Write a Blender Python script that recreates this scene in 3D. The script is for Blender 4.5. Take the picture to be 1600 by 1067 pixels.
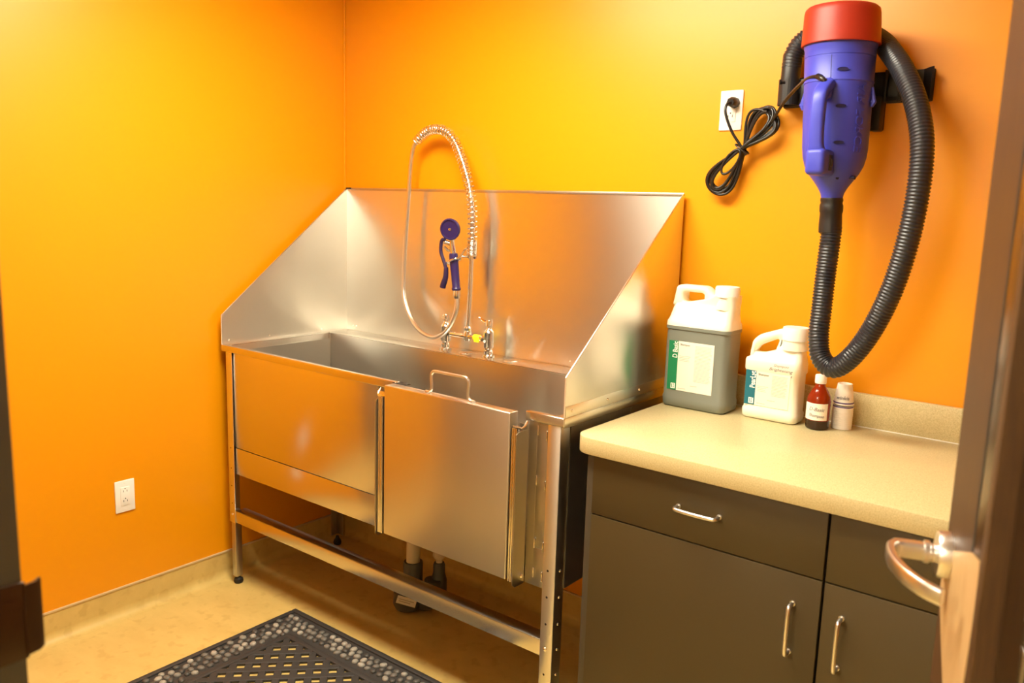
import bpy, bmesh, math, random
from mathutils import Vector, Matrix
random.seed(7)
scene = bpy.context.scene
for o in list(bpy.data.objects):
    bpy.data.objects.remove(o, do_unlink=True)
PI = math.pi

# ------------------------------------------------------------------ camera
cam_d = bpy.data.cameras.new('camera')
cam = bpy.data.objects.new('camera', cam_d)
scene.collection.objects.link(cam)
yaw, pitch, roll = math.radians(37.6585), math.radians(9.2679), math.radians(1.7887)
F_ = Vector((-math.sin(yaw)*math.cos(pitch), math.cos(yaw)*math.cos(pitch), -math.sin(pitch)))
R_ = Vector((math.cos(yaw), math.sin(yaw), 0))
U_ = R_.cross(F_)
R2 = R_*math.cos(roll) + U_*math.sin(roll)
U2 = -R_*math.sin(roll) + U_*math.cos(roll)
m = Matrix((R2, U2, -F_)).transposed().to_4x4()
m.translation = Vector((2.756, -2.3712, 1.485))
cam.matrix_world = m
cam_d.sensor_width = 36
cam_d.lens = 1283.84/1600*36
cam_d.clip_start = 0.02
cam_d.dof.use_dof = True
cam_d.dof.focus_distance = 2.6
cam_d.dof.aperture_fstop = 4.0
scene.camera = cam

# ------------------------------------------------------------------ world, exposure
w = bpy.data.worlds.new('world'); scene.world = w
w.use_nodes = True
w.node_tree.nodes['Background'].inputs[0].default_value = (1, .85, .65, 1)
w.node_tree.nodes['Background'].inputs[1].default_value = 0.03
vs = scene.view_settings
vs.view_transform = 'Standard'; vs.look = 'None'; vs.gamma = 1; vs.use_curve_mapping = False
vs.exposure = 0.0
LAMP = 37.0           # strength of the ceiling diffuser in the room
HALL = 64.0            # strength of the diffuser in the corridor
LCOL = (1, .92, .73)

# ------------------------------------------------------------------ materials
def new_mat(name):
    mt = bpy.data.materials.new(name); mt.use_nodes = True
    nt = mt.node_tree
    return mt, nt, nt.nodes['Principled BSDF']
def plain(name, col, rough=.5, metal=0., spec=.5, bump=0., bscale=200, coat=0., **kw):
    mt, nt, b = new_mat(name)
    b.inputs['Base Color'].default_value = (*col, 1)
    b.inputs['Roughness'].default_value = rough
    b.inputs['Metallic'].default_value = metal
    b.inputs['Specular IOR Level'].default_value = spec
    b.inputs['Coat Weight'].default_value = coat
    for k, v in kw.items():
        b.inputs[k].default_value = v
    tc = nt.nodes.new('ShaderNodeTexCoord')
    n = nt.nodes.new('ShaderNodeTexNoise'); n.inputs['Scale'].default_value = bscale
    nt.links.new(tc.outputs['Object'], n.inputs['Vector'])
    if bump > 0:
        bp = nt.nodes.new('ShaderNodeBump'); bp.inputs['Strength'].default_value = bump
        bp.inputs['Distance'].default_value = .001
        nt.links.new(n.outputs['Fac'], bp.inputs['Height'])
        nt.links.new(bp.outputs['Normal'], b.inputs['Normal'])
    else:
        mr = nt.nodes.new('ShaderNodeMapRange')
        mr.inputs['To Min'].default_value = max(0, rough-.03); mr.inputs['To Max'].default_value = min(1, rough+.03)
        nt.links.new(n.outputs['Fac'], mr.inputs['Value'])
        nt.links.new(mr.outputs['Result'], b.inputs['Roughness'])
    return mt
def noise_mix(name, c1, c2, scale, rough, stretch=(1, 1, 1), detail=6, c3=None, speck=0, spec=.5, bump=0):
    mt, nt, b = new_mat(name)
    tc = nt.nodes.new('ShaderNodeTexCoord'); mp = nt.nodes.new('ShaderNodeMapping')
    mp.inputs['Scale'].default_value = stretch
    n = nt.nodes.new('ShaderNodeTexNoise'); n.inputs['Scale'].default_value = scale; n.inputs['Detail'].default_value = detail
    n.inputs['Roughness'].default_value = .65
    cr = nt.nodes.new('ShaderNodeValToRGB')
    cr.color_ramp.elements[0].color = (*c1, 1); cr.color_ramp.elements[1].color = (*c2, 1)
    cr.color_ramp.elements[0].position = .32; cr.color_ramp.elements[1].position = .68
    nt.links.new(tc.outputs['Object'], mp.inputs['Vector']); nt.links.new(mp.outputs['Vector'], n.inputs['Vector'])
    nt.links.new(n.outputs['Fac'], cr.inputs['Fac'])
    out = cr.outputs['Color']
    if c3:
        n2 = nt.nodes.new('ShaderNodeTexNoise'); n2.inputs['Scale'].default_value = speck; n2.inputs['Detail'].default_value = 2
        nt.links.new(tc.outputs['Object'], n2.inputs['Vector'])
        mr = nt.nodes.new('ShaderNodeMapRange'); mr.inputs['From Min'].default_value = .56; mr.inputs['From Max'].default_value = .66
        mr.inputs['To Max'].default_value = .6
        mx = nt.nodes.new('ShaderNodeMix'); mx.data_type = 'RGBA'
        nt.links.new(n2.outputs['Fac'], mr.inputs['Value']); nt.links.new(mr.outputs['Result'], mx.inputs[0])
        nt.links.new(out, mx.inputs[6]); mx.inputs[7].default_value = (*c3, 1)
        out = mx.outputs[2]
    nt.links.new(out, b.inputs['Base Color'])
    b.inputs['Roughness'].default_value = rough; b.inputs['Specular IOR Level'].default_value = spec
    if bump:
        bp = nt.nodes.new('ShaderNodeBump'); bp.inputs['Strength'].default_value = bump; bp.inputs['Distance'].default_value = .002
        nt.links.new(n.outputs['Fac'], bp.inputs['Height']); nt.links.new(bp.outputs['Normal'], b.inputs['Normal'])
    return mt
def steel(name, col=(.81, .78, .71), rough=.24, stretch=(260, 260, 4), streak=.02, bump=.0015, spots=False, aniso=.8):
    mt, nt, b = new_mat(name)
    b.inputs['Base Color'].default_value = (*col, 1); b.inputs['Metallic'].default_value = 1
    b.inputs['Anisotropic'].default_value = aniso          # brushed along the horizontal: reflections smear up and down
    tg = nt.nodes.new('ShaderNodeCombineXYZ'); tg.inputs[0].default_value = .02; tg.inputs[1].default_value = .02; tg.inputs[2].default_value = 1
    nt.links.new(tg.outputs[0], b.inputs['Tangent'])
    tc = nt.nodes.new('ShaderNodeTexCoord'); mp = nt.nodes.new('ShaderNodeMapping'); mp.inputs['Scale'].default_value = stretch
    n = nt.nodes.new('ShaderNodeTexNoise'); n.inputs['Scale'].default_value = 1; n.inputs['Detail'].default_value = 3
    nt.links.new(tc.outputs['Object'], mp.inputs['Vector']); nt.links.new(mp.outputs['Vector'], n.inputs['Vector'])
    n2 = nt.nodes.new('ShaderNodeTexNoise'); n2.inputs['Scale'].default_value = 5; n2.inputs['Detail'].default_value = 4
    nt.links.new(tc.outputs['Object'], n2.inputs['Vector'])
    a = nt.nodes.new('ShaderNodeMapRange'); a.inputs['To Min'].default_value = rough-streak; a.inputs['To Max'].default_value = rough+streak
    nt.links.new(n.outputs['Fac'], a.inputs['Value'])
    c = nt.nodes.new('ShaderNodeMath'); c.operation = 'MULTIPLY_ADD'; c.inputs[1].default_value = .012; c.inputs[2].default_value = -.006
    nt.links.new(n2.outputs['Fac'], c.inputs[0])
    d = nt.nodes.new('ShaderNodeMath'); d.operation = 'ADD'
    d.inputs[0].default_value = rough; nt.links.new(c.outputs[0], d.inputs[1])
    rsrc = d.outputs[0]
    if spots:                                   # dried water drops
        v = nt.nodes.new('ShaderNodeTexVoronoi'); v.inputs['Scale'].default_value = 42
        nt.links.new(tc.outputs['Object'], v.inputs['Vector'])
        lt = nt.nodes.new('ShaderNodeMapRange'); lt.inputs['From Min'].default_value = .13; lt.inputs['From Max'].default_value = .05
        nt.links.new(v.outputs['Distance'], lt.inputs['Value'])
        sx = nt.nodes.new('ShaderNodeSeparateColor'); nt.links.new(v.outputs['Color'], sx.inputs[0])
        gt = nt.nodes.new('ShaderNodeMath'); gt.operation = 'GREATER_THAN'; gt.inputs[1].default_value = .78
        nt.links.new(sx.outputs[0], gt.inputs[0])
        mu = nt.nodes.new('ShaderNodeMath'); mu.operation = 'MULTIPLY'
        nt.links.new(lt.outputs['Result'], mu.inputs[0]); nt.links.new(gt.outputs[0], mu.inputs[1])
        ad = nt.nodes.new('ShaderNodeMath'); ad.operation = 'MULTIPLY_ADD'; ad.inputs[1].default_value = .2
        nt.links.new(mu.outputs[0], ad.inputs[0]); nt.links.new(rsrc, ad.inputs[2]); rsrc = ad.outputs[0]
    nt.links.new(rsrc, b.inputs['Roughness'])
    return mt
def emitter(name, col, s):
    mt, nt, b = new_mat(name)
    b.inputs['Base Color'].default_value = (.8, .8, .8, 1)
    b.inputs['Emission Color'].default_value = (*col, 1); b.inputs['Emission Strength'].default_value = s
    return mt

M = {}
M['orange'] = plain('orange_satin_paint', (.80, .305, .001), .36, spec=.50, bump=.06, bscale=260)
M['white_wall'] = plain('beige_hall_paint', (.72, .60, .42), .7)
M['tan_wall'] = plain('dull_tan_paint', (.30, .19, .085), .6)
M['ceiling'] = plain('white_ceiling_tile', (.75, .72, .66), .9, bump=.3, bscale=90)
M['floor'] = noise_mix('tan_mottled_sheet_floor', (.57, .41, .128), (.67, .49, .165), 6, .36, (.8, 1.5, 1), 12, (.52, .355, .105), 22, .4)
M['cap'] = plain('tan_base_cap', (.62, .46, .24), .4)
M['steel'] = steel('brushed_stainless', rough=.31, aniso=.91)
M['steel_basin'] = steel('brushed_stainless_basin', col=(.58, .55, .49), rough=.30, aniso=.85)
M['steel_dimmed'] = steel('brushed_stainless_dimmed', col=(.72, .69, .63), rough=.24, spots=False)  # same stainless, base colour lowered to imitate dim reflections of the lower walls
M['steel_door_dimmed'] = steel('brushed_stainless_door_dimmed', col=(.66, .63, .57), rough=.31, spots=False)  # tub door's dim reflections darkened into the colour, not another steel
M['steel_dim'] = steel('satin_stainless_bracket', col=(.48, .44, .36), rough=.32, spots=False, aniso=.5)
M['steel_side'] = steel('brushed_stainless_side_panel', rough=.31, aniso=.91)
M['galv'] = steel('dull_steel', (.55, .52, .47), .36, (150, 150, 6), spots=False, aniso=.3)
M['chrome'] = plain('chrome', (.86, .84, .80), .07, 1.)
M['flexhose'] = plain('steel_flex_hose', (.80, .75, .66), .3, 1.)
M['dark'] = plain('dark_gap', (.012, .010, .008), .6)
M['screw'] = plain('bright_screw', (.92, .88, .80), .18, 1.)
M['purple'] = plain('purple_plastic', (.028, .015, .100), .33)
M['purple_dark'] = plain('dark_purple_vinyl', (.022, .012, .06), .4)
M['yellow'] = plain('yellow_tape', (.95, .80, .02), .5)
M['pvc'] = plain('white_pvc', (.72, .62, .45), .4)
M['grey_pipe'] = plain('grey_pipe', (.085, .088, .08), .5)
M['paper'] = plain('cream_paper', (.86, .82, .70), .6)
M['blue'] = plain('blue_plastic', (.050, .062, .52), .42, bump=.05, bscale=500)
M['blue_dark'] = plain('deep_blue_plastic', (.008, .008, .07), .5)
M['red'] = plain('red_plastic', (.38, .026, .010), .45, bump=.04, bscale=500)
M['black'] = plain('black_plastic', (.014, .013, .014), .42)
M['hose'] = plain('black_corrugated_hose', (.020, .021, .028), .34)
M['cord'] = plain('black_rubber_cord', (.013, .011, .010), .3)
M['plate'] = plain('white_outlet_plastic', (.90, .88, .82), .3)
M['jug_white'] = plain('white_jug_plastic', (.86, .82, .68), .33, **{'Subsurface Weight': .0})
M['jug_cream'] = plain('cream_jug_plastic', (.87, .83, .68), .33)
M['cap_white'] = plain('white_cap', (.88, .86, .80), .35)
M['jug_green'] = plain('grey_green_liquid_behind_plastic', (.19, .205, .175), .30)
M['green'] = plain('green_print', (.006, .22, .085), .5)
M['teal'] = plain('teal_print', (.004, .135, .19), .5)
M['ink'] = plain('ink_print', (.10, .09, .075), .6)
M['fine_ink'] = plain('pale_fine_print', (.50, .46, .37), .6)
M['white_ink'] = plain('white_print', (.9, .9, .86), .6)
M['pen'] = plain('pen_ink', (.10, .085, .10), .6)
M['amber'] = plain('amber_plastic', (.21, .018, .003), .12, **{'Transmission Weight': .0})
M['amber_dark'] = plain('liquid_in_amber', (.025, .009, .003), .12)
M['cup'] = plain('white_paper_cup', (.90, .87, .80), .6)
M['band'] = plain('purple_band', (.10, .06, .22), .6)
M['blue_pen'] = plain('blue_squiggle', (.05, .05, .10), .6)
M['counter'] = noise_mix('tan_speckled_laminate', (.51, .43, .215), (.66, .56, .31), 300, .38, (1, 1, 1), 3, (.38, .28, .12), 420)
M['cabinet'] = plain('dark_brown_grey_laminate', (.052, .034, .009), .52)
M['cab_edge'] = plain('dark_olive_edge', (.060, .047, .030), .5)
M['pull'] = plain('brushed_nickel_pull', (.80, .78, .76), .30, 1.)
M['door'] = noise_mix('dark_brown_wood', (.038, .017, .007), (.060, .027, .010), 14, .2, (6, 6, .6), 6, spec=.4)
M['door_edge'] = noise_mix('brown_wood_edge', (.060, .030, .014), (.085, .043, .016), 30, .5, (6, 6, .5), 6, spec=.15)
M['patch_tan'] = noise_mix('streaked_tan', (.42, .26, .115), (.50, .33, .15), 20, .5, (8, 8, .5))  # streaked tan for the irregular patch on the door face
M['glass'] = plain('clear_glass', (.9, .9, .88), .02, **{'Transmission Weight': 1.0, 'IOR': 1.5})
M['jamb'] = plain('dark_grey_painted_steel', (.085, .080, .070), .45)
M['strike'] = plain('dark_bronze', (.050, .022, .008), .35, .3)
M['rubber'] = plain('grey_black_rubber', (.036, .033, .031), .6, bump=.3, bscale=700)
M['lamp'] = emitter('light_diffuser', LCOL, LAMP)
M['lamp_hall'] = emitter('hall_light_diffuser', LCOL, HALL)
M['white_metal'] = plain('white_metal', (.8, .8, .78), .4)
def pebble_mat():
    mt, nt, b = new_mat('moulded_grey_pebbles')
    g = nt.nodes.new('ShaderNodeNewGeometry'); cr = nt.nodes.new('ShaderNodeValToRGB')
    cr.color_ramp.elements[0].color = (.05, .047, .043, 1); cr.color_ramp.elements[1].color = (.38, .35, .29, 1)
    e = cr.color_ramp.elements.new(.45); e.color = (.15, .14, .12, 1)
    nt.links.new(g.outputs['Random Per Island'], cr.inputs['Fac']); nt.links.new(cr.outputs['Color'], b.inputs['Base Color'])
    b.inputs['Roughness'].default_value = .5
    return mt
M['pebble'] = pebble_mat()

# ------------------------------------------------------------------ mesh helpers
class MB:
    def __init__(s): s.v = []; s.f = []; s.mi = []
    def add(s, v, f, mi=0):
        n = len(s.v); s.v += [tuple(p) for p in v]
        for q in f: s.f.append(tuple(i+n for i in q)); s.mi.append(mi)
        return s
    def bm(s, bm, mi=0, mat=None):
        bm.verts.index_update()
        vs_ = [(mat @ v.co if mat else v.co.copy()) for v in bm.verts]
        s.add(vs_, [[v.index for v in f.verts] for f in bm.faces], mi); bm.free(); return s
    def box(s, x0, x1, y0, y1, z0, z1, bev=0, seg=2, mi=0, mat=None):
        bm = bmesh.new(); bmesh.ops.create_cube(bm, size=1)
        for v in bm.verts:
            v.co = Vector(((x0+x1)/2+v.co.x*(x1-x0), (y0+y1)/2+v.co.y*(y1-y0), (z0+z1)/2+v.co.z*(z1-z0)))
        if bev: bmesh.ops.bevel(bm, geom=list(bm.edges), offset=bev, segments=seg, affect='EDGES', profile=.5)
        return s.bm(bm, mi, mat)
    def tube(s, pts, r, n=12, closed=False, mi=0, cap=True):
        pts = [Vector(p) for p in pts]; N = len(pts)
        rr = r if isinstance(r, (list, tuple)) else [r]*N
        T = []
        for i in range(N):
            a = pts[(i-1) % N] if (closed or i > 0) else pts[i]
            b = pts[(i+1) % N] if (closed or i < N-1) else pts[i]
            d = b-a; T.append(d.normalized() if d.length > 1e-9 else Vector((0, 0, 1)))
        u = T[0].orthogonal().normalized(); V = []; Fc = []
        for i in range(N):
            if i > 0:
                u = T[i-1].rotation_difference(T[i]) @ u
                u = (u - T[i]*u.dot(T[i])).normalized()
            w_ = T[i].cross(u)
            for k in range(n):
                a = 2*PI*k/n; V.append(pts[i]+(u*math.cos(a)+w_*math.sin(a))*rr[i])
        for i in range(N if closed else N-1):
            j = (i+1) % N
            for k in range(n): Fc.append((i*n+k, i*n+(k+1) % n, j*n+(k+1) % n, j*n+k))
        if cap and not closed:
            Fc.append(tuple(range(n-1, -1, -1))); Fc.append(tuple((N-1)*n+k for k in range(n)))
        return s.add(V, Fc, mi)
    def lathe(s, prof, cx=0, cy=0, cz=0, n=32, mi=0, mat=None, sx=1, sy=1):
        V = []; Fc = []
        for (r, z) in prof:
            for k in range(n):
                a = 2*PI*k/n; p = Vector((cx+r*sx*math.cos(a), cy+r*sy*math.sin(a), cz+z))
                V.append(mat @ p if mat else p)
        for i in range(len(prof)-1):
            for k in range(n): Fc.append((i*n+k, i*n+(k+1) % n, (i+1)*n+(k+1) % n, (i+1)*n+k))
        Fc.append(tuple(range(n-1, -1, -1))); Fc.append(tuple((len(prof)-1)*n+k for k in range(n)))
        return s.add(V, Fc, mi)
    def cyl(s, a, b, r, n=20, mi=0): return s.tube([a, b], r, n, mi=mi)
    def prism(s, poly, axis, a, b, mi=0):       # polygon in the two other axes, extruded along axis from a to b
        def P(p, t): return {'x': (t, p[0], p[1]), 'y': (p[0], t, p[1]), 'z': (p[0], p[1], t)}[axis]
        n = len(poly); V = [P(p, a) for p in poly]+[P(p, b) for p in poly]
        Fc = [tuple(range(n)), tuple(range(2*n-1, n-1, -1))]+[(i, i+n, (i+1) % n+n, (i+1) % n) for i in range(n)]
        return s.add(V, Fc, mi)
    def bprism(s, poly, axis, a, b, bev, seg=2, mi=0):
        t = MB().prism(poly, axis, a, b); bm = bmesh.new()
        vv = [bm.verts.new(p) for p in t.v]
        for f in t.f: bm.faces.new([vv[i] for i in f])
        bmesh.ops.recalc_face_normals(bm, faces=list(bm.faces))
        bmesh.ops.bevel(bm, geom=[e for e in bm.edges if e.calc_face_angle(0) > .6], offset=bev, segments=seg, affect='EDGES', profile=.5)
        return s.bm(bm, mi)
    def loft(s, rings, mi=0, cap=True):
        n = len(rings[0]); V = [p for r in rings for p in r]; Fc = []
        for i in range(len(rings)-1):
            for k in range(n): Fc.append((i*n+k, i*n+(k+1) % n, (i+1)*n+(k+1) % n, (i+1)*n+k))
        if cap: Fc.append(tuple(range(n-1, -1, -1))); Fc.append(tuple((len(rings)-1)*n+k for k in range(n)))
        return s.add(V, Fc, mi)

ORG = {}
def link(o): scene.collection.objects.link(o)
def obj(name, mb, mat, parent=None, origin=None, ang=35, props=None):
    me = bpy.data.meshes.new(name)
    og = Vector(ORG[parent.name]) if parent else Vector(origin or (0, 0, 0))
    me.from_pydata([tuple(Vector(p)-og) for p in mb.v], [], mb.f)
    mats = mat if isinstance(mat, (list, tuple)) else [mat]
    for q in mats: me.materials.append(M[q])
    for i, p in enumerate(me.polygons): p.use_smooth = True; p.material_index = mb.mi[i]
    bm = bmesh.new(); bm.from_mesh(me); bmesh.ops.recalc_face_normals(bm, faces=list(bm.faces)); bm.to_mesh(me); bm.free()
    me.set_sharp_from_angle(angle=math.radians(ang)); me.update()
    o = bpy.data.objects.new(name, me); link(o)
    if parent: o.parent = parent
    else: o.location = og
    ORG[o.name] = tuple(og)
    for k, v in (props or {}).items(): o[k] = v
    return o
def thing(name, label, cat, loc, group=None):
    o = bpy.data.objects.new(name, None); link(o); o.location = loc; ORG[o.name] = tuple(loc)
    o.empty_display_size = .05
    o['label'] = label; o['category'] = cat
    if group: o['group'] = group
    return o
def tag(o, label, cat, group=None):
    o['label'] = label; o['category'] = cat
    if group: o['group'] = group
    return o
def struct(name, mb, mat, parent=None, origin=None):
    o = obj(name, mb, mat, parent, origin)
    if not parent: o['kind'] = 'structure'
    return o
def smooth(pts, sub=10, closed=False):          # Catmull-Rom
    P = [Vector(p) for p in pts]; N = len(P); out = []
    for i in range(N if closed else N-1):
        g = lambda j: P[j % N] if closed else P[max(0, min(N-1, j))]
        a, b, c, d = g(i-1), g(i), g(i+1), g(i+2)
        for k in range(sub):
            t = k/sub
            out.append(.5*((2*b)+(-a+c)*t+(2*a-5*b+4*c-d)*t*t+(-a+3*b-3*c+d)*t**3))
    if not closed: out.append(P[-1])
    return out
def resample(pts, step):
    L = [0]
    for a, b in zip(pts, pts[1:]): L.append(L[-1]+(b-a).length)
    n = max(2, int(L[-1]/step)); out = []; j = 0
    for i in range(n+1):
        t = L[-1]*i/n
        while j < len(L)-2 and L[j+1] < t: j += 1
        f = (t-L[j])/max(1e-9, L[j+1]-L[j]); out.append(pts[j].lerp(pts[j+1], min(1, max(0, f))))
    return out
def rrect(x0, x1, y0, y1, r, z, n=6):
    out = []
    for (cx, cy, a0) in ((x1-r, y1-r, 0), (x0+r, y1-r, PI/2), (x0+r, y0+r, PI), (x1-r, y0+r, 1.5*PI)):
        for k in range(n+1):
            a = a0+PI/2*k/n; out.append((cx+r*math.cos(a), cy+r*math.sin(a), z))
    return out
def text_mb(txt, size, extr=.0002, shear=0, spacing=1, weight=0):
    c = bpy.data.curves.new('t', 'FONT'); c.body = txt; c.size = size; c.extrude = extr; c.shear = shear
    c.space_character = spacing; c.align_x = 'LEFT'; c.resolution_u = 3; c.offset = weight
    o = bpy.data.objects.new('t', c); link(o)
    dg = bpy.context.evaluated_depsgraph_get(); dg.update()
    me = bpy.data.meshes.new_from_object(o.evaluated_get(dg))
    V = [v.co.copy() for v in me.vertices]; Fc = [tuple(p.vertices) for p in me.polygons]
    bpy.data.objects.remove(o); bpy.data.curves.remove(c); bpy.data.meshes.remove(me)
    return V, Fc
def put_text(mb, txt, size, at, xd, yd, width=None, mi=0, **kw):
    V, Fc = text_mb(txt, size, **kw)
    xs = [v.x for v in V]; k = (width/(max(xs)-min(xs))) if width else 1
    xd = Vector(xd); yd = Vector(yd); nd = xd.cross(yd); at = Vector(at)
    mb.add([at+xd*((v.x-min(xs))*k)+yd*v.y+nd*v.z for v in V], Fc, mi); return mb

# ================================================================== THE ROOM
CEIL = 2.46
FY = -2.03; FT = .14; RX = 3.5
struct('floor', MB().box(-.1, 4.2, -3.9, .1, -.1, 0), 'floor')
struct('wall_left', MB().box(-.1, 0, FY-FT, .1, 0, CEIL), 'orange')
struct('wall_back', MB().box(0, RX+.1, 0, .1, 0, CEIL), 'orange')
struct('wall_right', MB().box(RX, RX+.1, FY-FT, 0, 0, CEIL), 'orange')
JX0, JX1, DH = 1.80, 2.905, 2.12
wf = MB()
wf.box(0, JX0-.03, FY-FT, FY, 0, CEIL).box(JX1+.03, RX, FY-FT, FY, 0, CEIL).box(JX0-.03, JX1+.03, FY-FT, FY, DH+.03, CEIL)
struct('wall_front', wf, 'tan_wall')
struct('ceiling', MB().box(-.1, 4.2, -3.9, .1, CEIL, CEIL+.1), 'ceiling')
hw = MB().box(-.1, 4.2, -3.9, -3.8, 0, CEIL).box(-.2, -.1, -3.8, FY-FT, 0, CEIL).box(4.1, 4.2, -3.8, FY-FT, 0, CEIL)
hw.box(RX+.1, 4.1, FY-FT, FY, 0, CEIL)
struct('wall_hall', hw, 'white_wall')
# coved skirting of the same sheet floor, with its cap strip
def cove(name, axis, wall, sgn, a, b):
    prof = [(0, .104), (.004, .104), (.004, .034)]
    for k in range(13):
        t = PI/2*k/12; prof.append((.036-.032*math.cos(t), .034-.0338*math.sin(t)))
    prof += [(.036, 0), (0, 0)]
    mb = MB()
    pr = [(wall+sgn*p, z) for p, z in prof]
    if axis == 'y':
        mb.prism(pr, 'y', a, b)
    else:
        mb.prism(pr, 'x', a, b)
    o = struct(name, mb, 'floor')
    c = MB()
    if axis == 'y': c.box(min(wall, wall+sgn*.007), max(wall, wall+sgn*.007), a, b, .103, .1105, .0015)
    else: c.box(a, b, min(wall, wall+sgn*.007), max(wall, wall+sgn*.007), .103, .1105, .0015)
    obj('cap_strip', c, 'cap', o)
cove('baseboard_left', 'y', 0, 1, FY, 0)
cove('baseboard_back', 'x', 0, -1, 0, 1.66)
cove('baseboard_front', 'x', FY, 1, 0, JX0-.06)
cove('baseboard_right', 'y', RX, -1, FY, -.66)
struct('trim_1', MB().cyl((.003, -.003, .11), (.003, -.003, CEIL), .004, 8), 'orange')
# door frame (left jamb in view at the picture's lower left corner)
jf = MB()
jf.box(JX0-.03, JX0, FY-FT-.012, FY+.012, 0, DH, .002).box(JX1, JX1+.03, FY-FT-.012, FY+.012, 0, DH, .002)
jf.box(JX0-.03, JX1+.03, FY-FT-.012, FY+.012, DH, DH+.03, .002)
jf.box(JX0-.055, JX0-.03, FY, FY+.012, 0, DH+.05, .002).box(JX1+.03, JX1+.055, FY, FY+.012, 0, DH+.05, .002).box(JX0-.055, JX1+.055, FY, FY+.012, DH+.03, DH+.055, .002)
jf.box(JX0, JX0+.016, FY-.09, FY-.062, 0, DH, .002)
fr = struct('trim_2', jf, 'jamb')
sp = MB().box(JX0, JX0+.0025, FY-.050, FY+.014, .962, 1.054, .001)
lip = [(JX0+.001, FY+.012), (JX0+.004, FY+.012), (JX0+.001, FY+.026), (JX0-.006, FY+.034), (JX0-.009, FY+.032), (JX0-.002, FY+.024)]
sp.prism(lip, 'z', .966, 1.05)
obj('strike_plate', sp, 'strike', fr)

# ------------------------------------------------------------------ ceiling lights
def light(name, x0, x1, y0, y1, label, mat):
    t = thing(name, label, 'ceiling light', ((x0+x1)/2, (y0+y1)/2, CEIL))
    f = MB()
    f.box(x0-.03, x1+.03, y0-.03, y0, CEIL-.03, CEIL-.0005, .003).box(x0-.03, x1+.03, y1, y1+.03, CEIL-.03, CEIL-.0005, .003)
    f.box(x0-.03, x0, y0, y1, CEIL-.03, CEIL-.0005, .003).box(x1, x1+.03, y0, y1, CEIL-.03, CEIL-.0005, .003)
    obj('frame', f, 'white_metal', t)
    obj('diffuser', MB().box(x0, x1, y0, y1, CEIL-.022, CEIL-.014), mat, t)
light('ceiling_light', .72, 1.92, -1.40, -.80, 'recessed fluorescent ceiling panel above the middle of the orange room', 'lamp')
light('ceiling_light', 1.1, 2.3, -3.72, -3.32, 'fluorescent ceiling panel out in the beige corridor', 'lamp_hall')

# ================================================================== DOG WASH TUB
XL, XR, YF, H, H1, HT = .035, 1.594, -.6325, .943, 1.053, 1.544
tub = thing('dog_wash_tub', 'long stainless steel pet washing tub on legs with tall slanted splash panels', 'wash tub', (.8, -.33, 0))
D0, D1 = .968, 1.468         # door opening in the front
t = .0025
b = MB()
b.box(.060, .0625, -.615, -.135, .56, H, .0008).box(1.562, 1.565, -.615, -.135, .56, H, .0008)
b.box(.060, 1.565, -.137, -.1345, .56, H, .0008)
b.box(.060, 1.565, -.615, -.135, .556, .5595)
b.box(.060, D0, -.617, -.6145, .56, H, .0008).box(D1, 1.565, -.617, -.6145, .56, H, .0008)
b.tube([(.0635, -.1385, .56), (.0635, -.1385, H)], .0025, 8)
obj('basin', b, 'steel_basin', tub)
r = MB()
r.box(.0385, .0625, -.615, -.0235, H-.003, H+.0005, .001)
r.box(.0625, 1.562, -.1375, -.0235, H-.003, H+.0005, .001)
r.box(1.562, 1.5905, -.615, -.0235, H-.003, H+.0005, .001)
for (a, c) in ((XL, D0), (D1, XR)):
    r.box(a, c, YF, YF+.018, H-.024, H+.001, .003, 3)
r.box(XL-.001, XL+.003, YF, -.022, H-.024, H, .001).box(XR-.002, XR+.001, YF+.002, -.022, H-.026, H+.001, .001)
obj('rim', r, 'steel_dimmed', tub)
def splash(name, x0, x1):
    mb = MB().prism([(YF+.001, H), (YF+.001, H1), (-.0195, HT), (-.0195, H)], 'x', x0, x1)
    s = obj(name, mb, 'steel_side', tub)
    xm = (x0+x1)/2
    obj('hemmed_edge', MB().tube([(xm, YF+.002, H+.001), (xm, YF+.002, H1), (xm, -.0205, HT-.001)], .0024, 8), 'steel', s)
    return s
spl = splash('side_splash', XL, XL+.0025)
spr = splash('side_splash', XR-.0025, XR)
obj('flange', MB().box(XR, XR+.0015, YF+.004, -.022, H+.0015, H+.032, .0005), 'steel_side', spr)
def screw_parts(name, pts, nrm, rad, mat, parent):
    for p in pts: obj(name, screws(MB(), [p], nrm, rad), mat, parent)
def screws(mb, pts, nrm, rad=.0045):
    n = Vector(nrm)
    for p in pts:
        p = Vector(p); mb.tube([p, p+n*.0015, p+n*.003], [rad, rad*.85, rad*.35], 12)
    return mb
screw_parts('screw', [(XR+.0015, y, H+.018) for y in (-.60, -.42, -.24)], (1, 0, 0), .0045, 'screw', spr)
screw_parts('screw', [(XL+.0025, y, H+.014) for y in (-.60, -.42, -.16)], (1, 0, 0), .0035, 'screw', spl)
bs = MB().box(XL+.0025, XR-.0025, -.0215, -.0190, H, HT)
bsp = obj('back_splash', bs, 'steel', tub)
obj('hemmed_edge', MB().box(XL+.03, XR, -.024, -.0175, HT-.009, HT+.001, .001), 'galv', bsp)
obj('corner_clip', MB().box(XL+.003, XL+.03, -.028, -.0195, HT-.004, HT+.002, .001), 'dark', bsp)
screw_parts('screw', [(x, -.0215, H+.02) for x in (.08, .10, 1.2, 1.4)], (0, -1, 0), .003, 'screw', bsp)
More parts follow.
